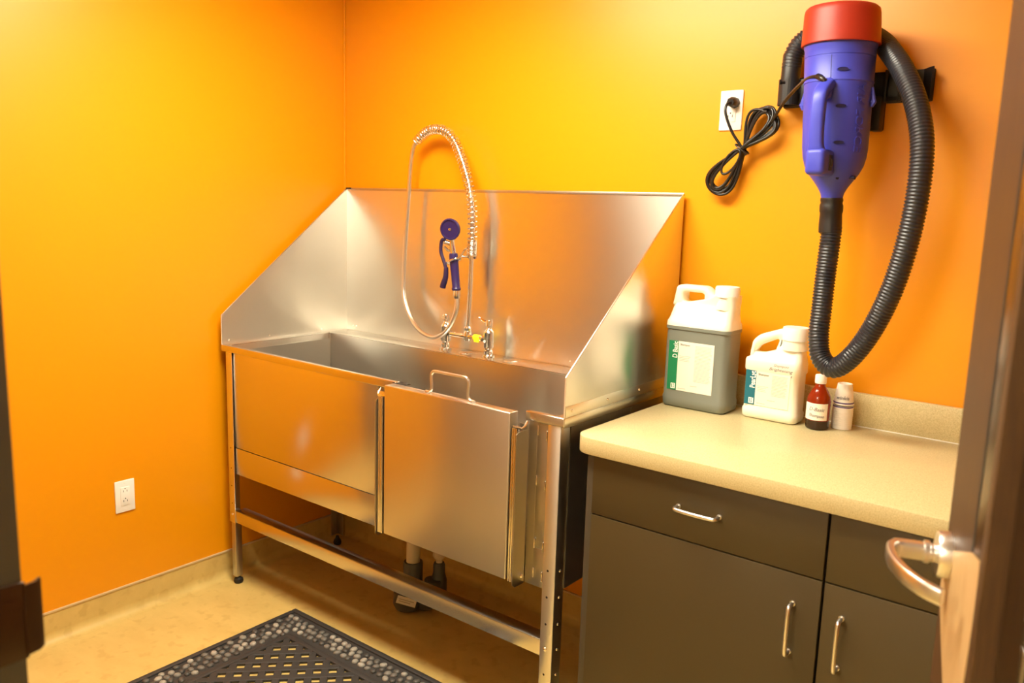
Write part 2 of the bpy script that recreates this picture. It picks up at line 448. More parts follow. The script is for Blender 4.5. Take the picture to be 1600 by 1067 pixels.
# front skin
fp = MB().box(.098, .886, -.6265, -.620, .5565, H-.022, .001)
obj('front_panel', fp, 'steel_dimmed', tub)
lp = MB().box(.098, .886, -.6260, -.620, .451, .5535, .001).box(.098, .886, -.6255, -.56, .451, .4535)
obj('lower_panel', lp, 'steel_dimmed', tub)
rp = MB().box(1.476, 1.543, -.6225, -.619, .45, H-.022, .001).box(1.502, 1.505, -.6245, -.622, .57, H-.022, .0005)
rp.box(1.505, 1.541, -.6245, -.622, .57, .915, .0008).box(1.505, 1.541, -.6240, -.622, .452, .562, .0008)
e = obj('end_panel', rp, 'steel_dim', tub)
for (x, z) in ((1.508, .895), (1.508, .755), (1.537, .885), (1.537, .745), (1.508, .575), (1.537, .57), (1.508, .49), (1.537, .485)):
    obj('tab', MB().box(x-.002, x+.002, -.6275, -.6245, z-.014, z+.014, .001), 'screw', e)
us = MB().box(.10, 1.58, -.60, -.05, .452, .455).box(1.583, 1.586, -.585, -.05, .452, H-.025).box(.062, .0650, -.59, -.05, .452, H-.025).box(.09, 1.58, -.06, -.057, .452, H-.03)
obj('underside', us, 'galv', tub)
obj('side_bracket', MB().box(1.5862, 1.5885, -.27, -.262, .50, .91), 'galv', tub)
# door and its two guides
def rodset(mb, xs, y, z0, z1, rad):
    for x in xs: mb.tube([(x, y, z0), (x, y, z1)], rad, 8)
dd = MB().box(.957, 1.444, -.670, -.632, .463, .9395, .003, 3)
door = obj('door', dd, 'steel_door_dimmed', tub)
obj('edge_strip', MB().box(1.4445, 1.4465, -.669, -.634, .466, .90), 'galv', door)
hp = [(1.112, -.650, .9425), (1.126, -.650, .9435), (1.1345, -.650, .950), (1.136, -.650, .962), (1.1335, -.650, .990), (1.138, -.650, 1.002), (1.15, -.650, 1.0075),
      (1.20, -.650, 1.0075), (1.262, -.650, 1.0075), (1.274, -.650, 1.002), (1.2785, -.650, .990), (1.276, -.650, .962), (1.2785, -.650, .950), (1.287, -.650, .9435), (1.302, -.650, .9425)]
obj('handle', MB().tube(smooth(hp, 6), .0045, 10), 'flexhose', door)
for sx, x0, x1 in ((-1, .926, .955), (1, 1.447, 1.474)):
    g = MB()
    xo = x0 if sx < 0 else x1
    poly = [(-.624, .448), (-.665, .448), (-.676, .458), (-.678, .50), (-.678, .886), (-.668, .892), (-.624, .892)]
    g.prism(poly, 'x', xo-.0012, xo+.0012)
    g.box(min(x0, x1), max(x0, x1), -.6285, -.6255, .45, .905)
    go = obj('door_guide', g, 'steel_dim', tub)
    for dx_ in (.006, .013, .020):
        q = MB(); rodset(q, [xo-sx*dx_], -.668, .462, .90, .0026); obj('channel', q, 'chrome', go)
    q = MB().tube([(xo-sx*.024, -.660, .902), (xo+sx*.006, -.660, .902), (xo+sx*.010, -.655, .908), (xo+sx*.010, -.645, .920)], .0035, 8)
    obj('latch_pin', q, 'screw', go)
    if sx > 0:
        obj('bolt', MB().tube([(xo, -.640, .475), (xo+.006, -.640, .475), (xo+.009, -.640, .475)], [.007, .007, .004], 10), 'screw', go)
    else:
        obj('guide_flange', MB().box(.886, .926, -.6285, -.6255, .44, .905, .0008), 'steel', go)
obj('notch', MB().box(D0-.012, D0+.045, -.634, -.612, .9405, .9425), 'dark', tub)
# legs
lg = MB().box(.060, .097, -.6305, -.628, .252, H-.024, .0008).box(.060, .0625, -.6305, -.585, .252, H-.024, .0008)
l1 = obj('leg', lg, 'steel', tub)
obj('inner_leg', MB().box(.066, .092, -.6275, -.600, .03, .30, .001), 'galv', l1)
obj('foot', MB().lathe([(.004, .034), (.007, .030), (.009, .022), (.016, .018), (.018, .008), (.015, .0005)], .081, -.612, 0, 16), 'dark', l1)
obj('screw', screws(MB(), [(.078, -.6305, .285)], (0, -1, 0)), 'screw', l1)
screw_parts('hole', [(.078, -.6303, z) for z in (.55, .47, .40, .33)], (0, -.15, 0), .003, 'dark', l1)
lg = MB().box(1.543, 1.585, -.6305, -.628, .04, H-.024, .0008).box(1.5825, 1.585, -.6305, -.588, .04, H-.024, .0008)
l2 = obj('leg', lg, 'steel', tub)
zz = (.511, .434, .355, .205, .13)
screw_parts('hole', [(1.560, -.6303, z) for z in zz], (0, -.15, 0), .004, 'dark', l2)
screw_parts('screw', [(1.560, -.6305, .28)], (0, -1, 0), .006, 'screw', l2); screw_parts('screw', [(1.585, -.608, z) for z in (.511, .434, .355, .28, .205)], (1, 0, 0), .004, 'screw', l2)
obj('foot', MB().lathe([(.006, .04), (.009, .028), (.016, .02), (.018, .008), (.015, .0005)], 1.562, -.612, 0, 16), 'dark', l2)
for x0, x1 in ((.062, .098), (1.548, 1.584)):
    lg = MB().box(x0, x1, -.100, -.0975, .04, .455, .0008).box(x0 if x0 < 1 else x1-.0025, x0+.0025 if x0 < 1 else x1, -.135, -.0975, .04, .455, .0008)
    lk = obj('leg', lg, 'galv', tub)
    obj('foot', MB().lathe([(.006, .04), (.009, .028), (.016, .02), (.018, .008), (.015, .0005)], (x0+x1)/2, -.115, 0, 16), 'dark', lk)
rl = MB().box(.0975, 1.543, -.6295, -.627, .256, .303, .0006).box(.0975, 1.543, -.6295, -.585, .3005, .3035, .0008)
obj('rail', rl, 'steel_dimmed', tub)
obj('rail', MB().box(.098, 1.548, -.097, -.094, .256, .303, .0006).box(.098, 1.548, -.097, -.055, .3005, .3035), 'galv', tub)
for x, y in ((.775, -.086), (.990, -.086)):
    obj('hole_cover', MB().lathe([(.026, .0005), (.026, .002), (.022, .0045), (.010, .006), (.001, .006)], x, y, H, 24), 'chrome', tub)
# waste pipe hanging from the basin
dp = MB().lathe([(.034, .452), (.034, .425), (.0255, .418), (.0255, .16)], .746, -.32, 0, 20)
w_ = obj('waste_pipe', dp, 'pvc', tub)
g = MB().lathe([(.034, .19), (.036, .185), (.036, .105), (.032, .10)], .746, -.32, 0, 20)
arc = [(.746, -.32, .11)]+[(.746+.035-.035*math.cos(a), -.32+.05*math.sin(a/2)*.6, .075-.042*math.sin(a)) for a in [PI*k/10 for k in range(11)]]+[(.818, -.29, .13)]
g.tube(arc, .031, 16)
g.lathe([(.034, .085), (.052, .075), (.054, .03), (.045, .012), (.02, .008)], .735, -.335, 0, 24)
obj('trap', g, 'grey_pipe', w_)
lb = MB(); mt_ = Matrix.Translation((.7715, -.3785, .062)) @ Matrix.Rotation(math.radians(40), 4, 'Z') @ Matrix.Rotation(math.radians(16), 4, 'Y')
lb.box(-.036, .036, -.0006, .0006, -.015, .015, mat=mt_)
lt = obj('label', lb, 'paper', w_)
q = MB(); q.box(-.028, .028, -.0012, -.0007, .002, .005, mat=mt_).box(-.028, .016, -.0012, -.0007, -.006, -.003, mat=mt_)
obj('fine_print', q, 'fine_ink', w_)
v = MB().lathe([(.022, .45), (.022, .31), (.020, .30), (.020, .25), (.024, .245), (.024, .215), (.018, .205), (.012, .20), (.012, .185)], .822, -.262, 0, 20)
obj('vent_pipe', v, 'pvc', w_)
v = MB().lathe([(.018, .19), (.022, .18), (.022, .15), (.030, .12), (.030, .06), (.026, .04)], .822, -.262, 0, 20)
obj('pipe_collar', v, 'grey_pipe', w_)

# ------------------------------------------------------------------ pre-rinse faucet
fx = thing('faucet', 'chrome pre-rinse faucet with coiled spring hose and purple spray head on tub deck', 'faucet', (.778, -.08, H))
VP = [(.668, -.080), (.880, -.080)]
for i, (x, y) in enumerate(VP):
    p = [(.023, .001), (.023, .006), (.0165, .009), (.0165, .022), (.0125, .026), (.0125, .030), (.0185, .034), (.0185, .086), (.0195, .090), (.0165, .097), (.0105, .102), (.0085, .106), (.0085, .113)]
    v = obj('valve', MB().lathe(p, x, y, H, 24), 'chrome', fx)
    hb = MB().lathe([(.010, .111), (.013, .114), (.013, .131), (.011, .135), (.004, .136)], x, y, H, 20)
    if i == 0: hb.tube([(x, y, H+.122), (x+.02, y-.03, H+.126), (x+.033, y-.05, H+.130)], [.007, .005, .0055], 10)
    else: hb.tube([(x, y, H+.124), (x-.03, y+.004, H+.130), (x-.054, y+.008, H+.137)], [.0075, .006, .004], 10)
    obj('lever', hb, 'chrome', v)
    obj('nut', MB().cyl((x-.026 if i else x+.026, y, H+.063), (x, y, H+.063), .0125, 6), 'chrome', v)
    if i: obj('index_button', MB().tube([(x-.004, y-.0185, H+.058), (x-.004, y-.0205, H+.058)], .005, 12), 'cup', v)
bz = H+.063
br = MB().cyl((.69, -.08, bz), (.86, -.08, bz), .0095, 16).lathe([(.014, -.016), (.0155, -.010), (.0155, .012), (.012, .02), (.014, .024), (.014, .032), (.009, .038)], .778, -.08, bz, 20)
br.cyl((.758, -.08, bz), (.798, -.08, bz), .0125, 12)
bg = obj('bridge_pipe', br, 'chrome', fx)
obj('tape', MB().cyl((.812, -.08, bz), (.838, -.08, bz), .0125, 12).box(.820, .845, -.094, -.0925, bz-.014, bz+.004), 'yellow', fx)
obj('riser', MB().tube([(.778, -.08, bz+.03), (.786, -.08, 1.18), (.789, -.08, 1.31)], .0078, 14), 'chrome', fx)
SPR = smooth([(.789, -.08, 1.305), (.790, -.08, 1.374), (.787, -.08, 1.467), (.768, -.078, 1.558), (.729, -.075, 1.649), (.678, -.07, 1.726), (.618, -.068, 1.760), (.547, -.068, 1.757), (.487, -.068, 1.719)], 40)
spts = resample(SPR, .001)
def coil(pts, rad, wire, pitch_fn):
    out = []; ph = 0; u = None; N = len(pts); step = (pts[1]-pts[0]).length; prevT = None; acc = 0
    n_ = max(8, 1)
    for i in range(N-1):
        T = (pts[min(N-1, i+1)]-pts[max(0, i-1)]).normalized()
        if u is None: u = T.orthogonal().normalized()
        else: u = prevT.rotation_difference(T) @ u; u = (u-T*u.dot(T)).normalized()
        prevT = T; w2 = T.cross(u)
        sub = 2
        for k in range(sub):
            p = pts[i].lerp(pts[i+1], k/sub)
            out.append(p+(u*math.cos(ph)+w2*math.sin(ph))*rad)
            ph += 2*PI*(step/sub)/pitch_fn(i/N)
    return MB().tube(out, wire, 6)
sc = coil(spts, .0175, .0023, lambda s: .0056 if s < .085 else (.0180 if s < .42 else (.0135 if s < .75 else .0105)))
obj('spring', sc, 'chrome', fx, ang=60)
MH = smooth([(.789, -.08, 1.31), (.790, -.08, 1.374), (.787, -.08, 1.467), (.768, -.078, 1.558), (.729, -.075, 1.649), (.678, -.07, 1.726), (.618, -.068, 1.760), (.547, -.068, 1.757), (.487, -.068, 1.719),
             (.464, -.068, 1.652), (.452, -.068, 1.531), (.439, -.07, 1.358), (.435, -.075, 1.208), (.449, -.085, 1.121), (.502, -.10, 1.046), (.576, -.118, 1.003), (.649, -.126, .991), (.705, -.128, 1.015), (.742, -.126, 1.062), (.760, -.124, 1.112), (.757, -.12, 1.150)], 16)
mp = resample(MH, .0017)
obj('hose', MB().tube(mp, [.0086 if i % 2 else .0078 for i in range(len(mp))], 12), 'flexhose', fx, ang=60)
sh = thing_spray = MB().tube([(.7570, -.12, 1.148), (.7560, -.12, 1.158), (.7555, -.12, 1.166), (.7540, -.12, 1.180)], [.0095, .0125, .0125, .0105], 16)
sp_ = obj('spray_valve', sh, 'chrome', fx)
q = MB().tube([(.7535, -.12, 1.178), (.7530, -.12, 1.184), (.7522, -.12, 1.190), (.7440, -.12, 1.250), (.7360, -.12, 1.303), (.7352, -.12, 1.312)], [.015, .0175, .0145, .0155, .0165, .0150], 20)
obj('grip', q, 'purple', sp_)
q = MB().tube([(.735, -.12, 1.31), (.731, -.12, 1.330), (.728, -.121, 1.345), (.731, -.124, 1.368), (.734, -.128, 1.392)], [.0105, .011, .0095, .008, .009], 16)
q.tube([(.729, -.121, 1.345), (.712, -.128, 1.350), (.703, -.138, 1.354)], [.009, .008, .007], 12)
q.tube([(.735, -.12, 1.318), (.715, -.128, 1.322), (.704, -.136, 1.336)], [.005, .005, .004], 10)
obj('spray_body', q, 'chrome', sp_)
q = MB().tube(smooth([(.712, -.140, 1.362), (.700, -.142, 1.360), (.694, -.142, 1.345), (.694, -.142, 1.315), (.708, -.142, 1.285), (.718, -.142, 1.262), (.722, -.142, 1.250)], 8), .0065, 10)
q.tube(smooth([(.722, -.143, 1.262), (.721, -.144, 1.225), (.712, -.145, 1.200), (.708, -.145, 1.186)], 6), [.008+.003*min(1, i/10) for i in range(19)], 10)
obj('trigger', q, 'purple_dark', sp_)
fd = Vector((.24, -.94, -.12)).normalized()
hm = Matrix.Translation((.733, -.135, 1.400)) @ fd.to_track_quat('Z', 'Y').to_matrix().to_4x4()
q = MB().lathe([(.012, -.024), (.03, -.012), (.038, -.004), (.040, .004), (.0385, .009), (.034, .010), (.032, .006), (.001, .005)], 0, 0, 0, 32, mat=hm)
hd = obj('spray_head', q, 'purple', sp_)
obj('screw', MB().lathe([(.0055, .005), (.0055, .0075), (.001, .008)], 0, 0, 0, 12, mat=hm), 'screw', hd)
hk = MB().tube([(.789, -.08, 1.299), (.775, -.095, 1.302), (.765, -.106, 1.302)], .0038, 10)
ring = [(.738+.026*math.cos(a), -.120+.024*math.sin(a), 1.285+.012*math.cos(a)) for a in [2*PI*k/28 for k in range(28)]]
hk.tube(ring, .0042, 10, closed=True)
hk.tube(smooth([(.762, -.115, 1.297), (.770, -.10, 1.325), (.784, -.09, 1.338)], 6), .0035, 8)
hk.cyl((.789, -.08, 1.293), (.789, -.08, 1.306), .0125, 16).cyl((.789, -.08, 1.299), (.812, -.082, 1.299), .004, 8)
obj('hook', hk, 'chrome', fx)

# ================================================================== CABINETS AND COUNTERTOP
CT, CB = .914, .870
def pull(mb, a, b, out=.028, rad=.0048):
    a, b = Vector(a), Vector(b); o = Vector((0, -out, 0)); d = (b-a).normalized()
    mb.tube(smooth([a, a+o*.75, a+o+d*.010, (a+b)/2+o*1.08, b+o-d*.010, b+o*.75, b], 8), rad, 12)
    mb.cyl(a, a+Vector((0, -.003, 0)), rad*1.35, 12); mb.cyl(b, b+Vector((0, -.003, 0)), rad*1.35, 12)
    return mb
def cabinet(x0, x1, label, dpull, vpull, left_end):
    c = thing('base_cabinet', label, 'cabinet', ((x0+x1)/2, -.3, 0), 'dark base cabinets under the countertop')
    bd = MB().box(x0, x1, -.612, -.012, .10, CB-.001).box(x0+.01, x1-.01, -.55, -.02, 0, .10)
    obj('body', bd, 'cabinet', c)
    if left_end:
        obj('end_panel', MB().box(x0-.018, x0, -.628, -.012, .001, CB-.001, .001), 'cab_edge', c)
    d = obj('drawer', MB().box(x0+.002, x1-.002, -.6325, -.613, .7125, .865, .0012), 'cabinet', c)
    obj('handle', pull(MB(), (dpull-.052, -.6325, .792), (dpull+.052, -.6325, .792)), 'pull', d)
    d = obj('door', MB().box(x0+.002, x1-.002, -.6325, -.613, .105, .709, .0012), 'cabinet', c)
    obj('handle', pull(MB(), (vpull, -.6325, .527), (vpull, -.6325, .641)), 'pull', d)
    obj('shadow_line', MB().box(x0, x1, -.6135, -.6122, .104, .868), 'dark', c)
cabinet(1.688, 2.281, 'dark brown base cabinet nearest the tub, wide drawer over one door', 1.985, 2.221, True)
cabinet(2.283, 2.990, 'dark brown base cabinet behind the open door lever, right of the first cabinet', 2.655, 2.326, False)
ctb = MB()
rad = .055
poly = [(1.632+rad-rad*math.cos(a), -.65+rad-rad*math.sin(a)) for a in [PI/2*k/10 for k in range(11)]]+[(RX-.5, -.65), (RX-.5, -.003), (1.632, -.003)]
ctb.bprism(poly, 'z', CB, CT, .0025)
ct = obj('countertop', ctb, 'counter', None, (1.632, -.65, CB))
tag(ct, 'tan speckled laminate countertop with rounded corner beside the steel tub', 'countertop')
obj('backsplash', MB().box(1.64, RX-.5, -.022, -.003, CT, 1.007, .002), 'counter', ct)
obj('caulk_line', MB().box(1.64, RX-.5, -.0245, -.0218, CT-.0005, CT+.0025, .001), 'cap_white', ct)

# ================================================================== JUGS
def label_obj(parent, x0, x1, z0, z1, y, xb, bandmat, paper, name_txt, head, nlines):
    L = obj('label', MB().box(x0, x1, y-.0008, y, z0, z1), paper, parent)
    obj('colour_band', MB().box(x0, xb, y-.0013, y-.0007, z0, z1), bandmat, L)
    yt = y-.0016
    q = MB()
    put_text(q, name_txt, .0215, (xb-.002, yt, z1-.050), (0, 0, 1), (-1, 0, 0), width=.048, weight=.0004)
    sx = x0+(xb-x0)*.62
    obj('lettering', q, 'white_ink', L)
    obj('logo_square', MB().box(sx-.006, sx+.008, yt-.0002, yt+.0003, z0+.004, z0+.020), 'white_ink', L)
    q = MB().box(sx-.003, sx-.001, yt-.0005, yt-.0001, z0+.006, z0+.018).box(sx+.002, sx+.004, yt-.0005, yt-.0001, z0+.006, z0+.012)
    q.box(sx+.002, sx+.004, yt-.0005, yt-.0001, z0+.014, z0+.018)
    obj('mark', q, bandmat, L)
    q = MB(); put_text(q, head, .0085, (xb+.006, y-.0012, z1-.012), (1, 0, 0), (0, 0, 1), width=.030)
    obj('heading', q, 'ink', L)
    q = MB(); xm = xb+(x1-xb)*.48; rnd = random.Random(3)
    for i in range(nlines):
        z = z1-.010-i*.0040
        if z < z0+.030: break
        q.box(xm, x1-.006-rnd.random()*.006, y-.0012, y-.0006, z, z+.0012)
    for i in range(4):
        z = z1-.044-i*.0046; q.box(xb+.005, xm-.008-rnd.random()*.012, y-.0012, y-.0006, z, z+.0012)
    q.box(xm-.01, xm+.012, y-.0012, y-.0006, z0+.018, z0+.0195)
    q.box(xb+.006, xb+.03, y-.0012, y-.0006, z0+.006, z0+.0075)
    obj('fine_print', q, 'fine_ink', L)
    return L
def ribbed_cap(x, y, z0, z1, r):
    V = []; n = 72; prof = [(1, 0), (1, .82), (.95, 1), (.02, 1)]
    mb = MB(); rings = []
    for (k, h) in prof:
        rings.append([(x+(r*k*(1+(.012 if (i % 2 and k == 1) else 0)))*math.cos(2*PI*i/n), y+(r*k*(1+(.012 if (i % 2 and k == 1) else 0)))*math.sin(2*PI*i/n), z0+(z1-z0)*h) for i in range(n)])
    return mb.loft(rings)

j1 = thing('shampoo_jug', 'large translucent jug of grey-green shampoo with green labelled band beside the tub', 'jug', (1.738, -.128, CT))
X0, X1, Y0, Y1 = 1.637, 1.839, -.185, -.072
def ringset(spec, r): return [rrect(X0+a, X1-a2, Y0+b_, Y1-b_, rr, z) for (z, a, a2, b_, rr) in spec]
low = [(CT+.001, .006, .006, .006, .018), (CT+.006, .001, .001, .001, .022), (CT+.030, 0, 0, 0, .022), (CT+.036, .002, .002, .002, .022), (CT+.20, .002, .002, .002, .022), (CT+.232, .003, .003, .003, .022), (CT+.2335, 0, 0, 0, .022), (CT+.243, 0, 0, 0, .022)]
up = [(CT+.243, 0, 0, 0, .022), (CT+.256, .001, .001, .001, .022), (CT+.262, .004, .003, .006, .022), (CT+.285, .008, .003, .018, .020), (CT+.308, .014, .002, .024, .016), (CT+.314, .060, .001, .024, .016), (CT+.326, .110, .001, .022, .016), (CT+.340, .134, .002, .020, .016)]
jb = MB(); jb.loft(ringset(low, 0), 0, cap=True); jb.loft(ringset(up, 0), 1, cap=True)
J1 = obj('jug_body', jb, ['jug_green', 'jug_white'], j1, ang=50)
z = CT
outer = [(1.645, z+.270), (1.662, z+.345), (1.668, z+.356), (1.675, z+.360), (1.745, z+.360), (1.755, z+.356), (1.772, z+.335), (1.80, z+.322), (1.80, z+.300), (1.65, z+.300)]
hb = MB()
def frame_slab(outer, inner, y0, y1, bev):      # slab with a hole: both loops have the same count of points
    n = len(outer); t_ = bmesh.new()
    A = [t_.verts.new((p[0], y0, p[1])) for p in outer]; B = [t_.verts.new((p[0], y0, p[1])) for p in inner]
    C = [t_.verts.new((p[0], y1, p[1])) for p in outer]; D = [t_.verts.new((p[0], y1, p[1])) for p in inner]
    for i in range(n):
        j = (i+1) % n
        t_.faces.new((A[i], A[j], B[j], B[i])); t_.faces.new((C[j], C[i], D[i], D[j]))
        t_.faces.new((A[j], A[i], C[i], C[j])); t_.faces.new((B[i], B[j], D[j], D[i]))
    bmesh.ops.recalc_face_normals(t_, faces=list(t_.faces))
    bmesh.ops.bevel(t_, geom=[e for e in t_.edges if abs(e.verts[0].co.y-e.verts[1].co.y) < 1e-6 and e.calc_face_angle(0) > .5], offset=bev, segments=3, affect='EDGES', profile=.5)
    return t_
def arcloop(cx, cz, hx, hz, r, n=6):
    out = []
    for (sx, sz, a0) in ((1, 1, 0), (-1, 1, PI/2), (-1, -1, PI), (1, -1, 1.5*PI)):
        for k in range(n+1):
            a = a0+PI/2*k/n; out.append((cx+sx*(hx-r)+r*math.cos(a), cz+sz*(hz-r)+r*math.sin(a)))
    return out
def warp(loop, f): return [f(*p) for p in loop]
o_ = arcloop(0, 0, 1, 1, .28); i_ = arcloop(0, 0, 1, 1, .45)
def f_out(u, v):
    zc = z+.296+(v+1)/2*.066
    xl = 1.645+.012*(v+1)/2; xr = 1.800-.050*(v+1)/2
    return ((xl+xr)/2+u*(xr-xl)/2, zc)
def f_in(u, v): return (1.7115+u*.0330, z+.3275+v*.0155)
hb.bm(frame_slab(warp(o_, f_out), warp(i_, f_in), -.160, -.110, .008))
obj('handle', hb, 'jug_white', J1, ang=60)
obj('neck', MB().lathe([(.034, .300), (.033, .318), (.031, .330), (.031, .340)], 1.805, -.134, CT, 28), 'jug_white', J1)
obj('cap', ribbed_cap(1.805, -.134, CT+.336, CT+.366, .0345), 'cap_white', j1)
label_obj(J1, 1.657, 1.799, CT+.052, CT+.199, Y0+.0015, 1.687, 'green', 'paper', 'D Basic', 'Shampoo', 40)

j2 = thing('shampoo_jug', 'white opaque jug with teal labelled band and loop handle, beside the amber bottle', 'jug', (1.953, -.108, CT))
X0, X1, Y0, Y1 = 1.874, 2.034, -.150, -.064
body = [(CT+.001, .006, .006, .006, .016), (CT+.006, .001, .001, .001, .020), (CT+.026, 0, 0, 0, .020), (CT+.032, .003, .003, .003, .020), (CT+.135, .003, .003, .003, .020), (CT+.141, 0, 0, 0, .020), (CT+.165, 0, 0, 0, .020), (CT+.172, .002, .001, .002, .020),
        (CT+.180, .022, .001, .008, .018), (CT+.200, .080, .004, .014, .016), (CT+.214, .092, .008, .018, .014)]
J2 = obj('jug_body', MB().loft(ringset(body, 0)), 'jug_cream', j2, ang=50)
o_ = arcloop(0, 0, 1, 1, .55)
def f2o(u, v):
    xl = 1.877+.010*(v+1)/2; xr = 1.985-.002*(v+1)/2
    return ((xl+xr)/2+u*(xr-xl)/2, CT+.160+(v+1)/2*(.090+.018*u)+0)
def f2i(u, v):
    return (1.929+u*.0275+v*.007, CT+.205+v*.0165+u*(.007+.006*v))
hb = MB(); hb.bm(frame_slab(warp(o_, f2o), warp(i_, f2i), -.128, -.088, .012))
obj('handle', hb, 'jug_cream', J2, ang=60)
obj('neck', MB().lathe([(.036, .205), (.034, .225), (.033, .236)], 2.001, -.108, CT, 28), 'jug_cream', J2)
obj('cap', ribbed_cap(2.001, -.108, CT+.232, CT+.268, .0355), 'cap_white', j2)
label_obj(J2, 1.884, 2.010, CT+.040, CT+.139, Y0+.0026, 1.914, 'teal', 'jug_cream', 'PearLyt', 'Shampoo', 24)
q = MB()
put_text(q, 'Shampoo', .011, (1.962, Y0-.0001, CT+.157), (1, 0, 0), (0, 0, 1), width=.042, shear=.3)
put_text(q, 'Brightening', .012, (1.950, Y0-.0001, CT+.146), (1, 0, -.03), (0, 0, 1), width=.066, shear=.3)
put_text(q, 'agent', .010, (1.985, Y0+.0026, CT+.133), (1, 0, -.03), (0, 0, 1), width=.030, shear=.3)
obj('handwriting', q, 'pen', J2)

# amber bottle
bx, by = 2.085, -.124
bt = thing('bottle', 'small amber bottle with white cap and handwritten label, in front of paper cups', 'bottle', (bx, by, CT))
mb = MB()
mb.lathe([(.027, .001), (.0305, .004), (.031, .010), (.031, .026)], bx, by, CT, 32, 0)
mb.lathe([(.031, .026), (.031, .080), (.0285, .092), (.020, .108), (.0135, .118), (.0125, .126), (.0125, .133)], bx, by, CT, 32, 1)
B0 = obj('bottle_body', mb, ['amber_dark', 'amber'], bt)
obj('cap', MB().lathe([(.0145, .126), (.0150, .128), (.0150, .146), (.0135, .149), (.002, .149)], bx, by, CT, 28), 'cap_white', bt)
lab = MB(); V = []; n = 20
for k in range(n+1):
    a = math.radians(-155+130*k/n); V += [(bx+.0315*math.cos(a), by+.0315*math.sin(a), CT+.028), (bx+.0315*math.cos(a), by+.0315*math.sin(a), CT+.074)]
lab.add(V, [(2*i, 2*i+2, 2*i+3, 2*i+1) for i in range(n)])
LB = obj('label', lab, 'paper', bt)
def wrap_text(mb, txt, size, width, a0, zc, cx, cy, R, slope=0, dirn=1, **kw):
    V, Fc = text_mb(txt, size, **kw); xs = [v.x for v in V]; k = width/(max(xs)-min(xs))
    mb.add([(cx+(R+v.z)*math.cos(a0+(v.x-min(xs))*k/R), cy+(R+v.z)*math.sin(a0+(v.x-min(xs))*k/R), zc+v.y+slope*(v.x-min(xs))*k) for v in V], Fc)
q = MB(); wrap_text(q, 'D-Basic', .014, .042, math.radians(-118), CT+.054, bx, by, .0318, -.03, shear=.3); wrap_text(q, 'Shampoo', .012, .042, math.radians(-118), CT+.038, bx, by, .0318, -.06, shear=.3)
obj('handwriting', q, 'pen', LB)

# stack of paper cups, mouths down
cx, cy = 2.135, -.072
def cup_mb(z0, full):
    h = .057; r0, r1 = .0262, .0188
    mb = MB()
    mb.lathe([(r0+.0004, 0), (r0+.0009, .0012), (r0+.0007, .0030), (r0+.0001, .0054), (r0-.001, .0078)] if not full else
             [(r0+.0012, 0), (r0+.0018, .0012), (r0+.0012, .0028), (r0, .0032), (r1+.0004, h-.002), (r1, h-.0005), (r1-.001, h), (r1-.0022, h-.0005), (r1-.003, h-.004), (.001, h-.004)], cx, cy, z0, 28)
    return mb
NC = 12; first = None
for i in range(NC):
    z0 = CT+.0005+i*.0056+(.006 if i == NC-1 else 0)
    top = i == NC-1
    c = obj('paper_cup', cup_mb(z0, top), 'cup', None, (cx, cy, z0))
    if top: tag(c, 'topmost upside-down white paper cup with blue squiggle, whole side showing', 'cup', 'stacked paper cups')
    elif i == NC-2: tag(c, 'second paper cup from the top of the stack, purple band showing', 'cup', 'stacked paper cups')
    elif i == 0: tag(c, 'lowest upside-down paper cup, its rim resting on the countertop', 'cup', 'stacked paper cups')
    else: tag(c, 'white paper cup rim nested mid-stack between banded cup and lowest cup', 'cup', 'stacked paper cups')
    if i >= NC-2:
        obj('band', MB().lathe([(.0263, .0040), (.0266, .0042), (.0262, .0072), (.0255, .0074)], cx, cy, z0, 28), 'band', c)
    if top:
        q = MB(); wrap_text(q, 'winkis', .014, .036, math.radians(-122), z0+.0155, cx, cy, .0252, 0, shear=.2)
        V2 = []
        for p in q.v:
            k = 1-(p[2]-(z0+.0155))*(.0075/.054)/.0252; V2.append((cx+(p[0]-cx)*k, cy+(p[1]-cy)*k, p[2]))
        q.v = V2; obj('squiggle', q, 'blue_pen', c)

# ================================================================== DRYER
dr = thing('pet_dryer', 'blue and red handheld-style pet dryer with black hose hanging on the wall', 'dryer', (2.072, -.165, 1.7))
def dax(z): return 2.066+(2.0-z)*.034
def dl(prof, name, mat, parent, n=48, ang=40, dy=0):
    rings = [[(dax(zz)+rr*math.cos(2*PI*k/n), -.165+rr*math.sin(2*PI*k/n), zz) for k in range(n)] for rr, zz in prof]
    return obj(name, MB().loft(rings), mat, parent, ang=ang)
body = [(.080, 1.93), (.088, 1.912), (.0875, 1.905), (.0850, 1.899), (.0848, 1.8805), (.0838, 1.880), (.0838, 1.8785), (.0845, 1.878), (.0832, 1.822), (.0842, 1.8205), (.0842, 1.818), (.0828, 1.8165), (.0805, 1.70), (.0795, 1.66), (.0770, 1.637), (.0715, 1.615), (.0610, 1.594), (.0465, 1.575), (.0350, 1.558), (.0285, 1.545), (.0260, 1.532), (.024, 1.52)]
DB = dl(body, 'body', 'blue', dr)
cap = [(.083, 1.912), (.0925, 1.909), (.0945, 1.911), (.0935, 1.925), (.0905, 1.985), (.0885, 1.996), (.0830, 2.001), (.070, 2.0015), (.066, 1.997), (.01, 1.996)]
dl(cap, 'intake_cap', 'red', dr)
coup = [(.020, 1.536), (.0275, 1.534), (.0285, 1.528), (.0265, 1.522), (.0290, 1.515), (.0290, 1.500), (.0272, 1.495), (.0285, 1.470), (.0285, 1.446), (.025, 1.443), (.02, 1.442)]
dl(coup, 'nozzle', 'black', dr, n=24)
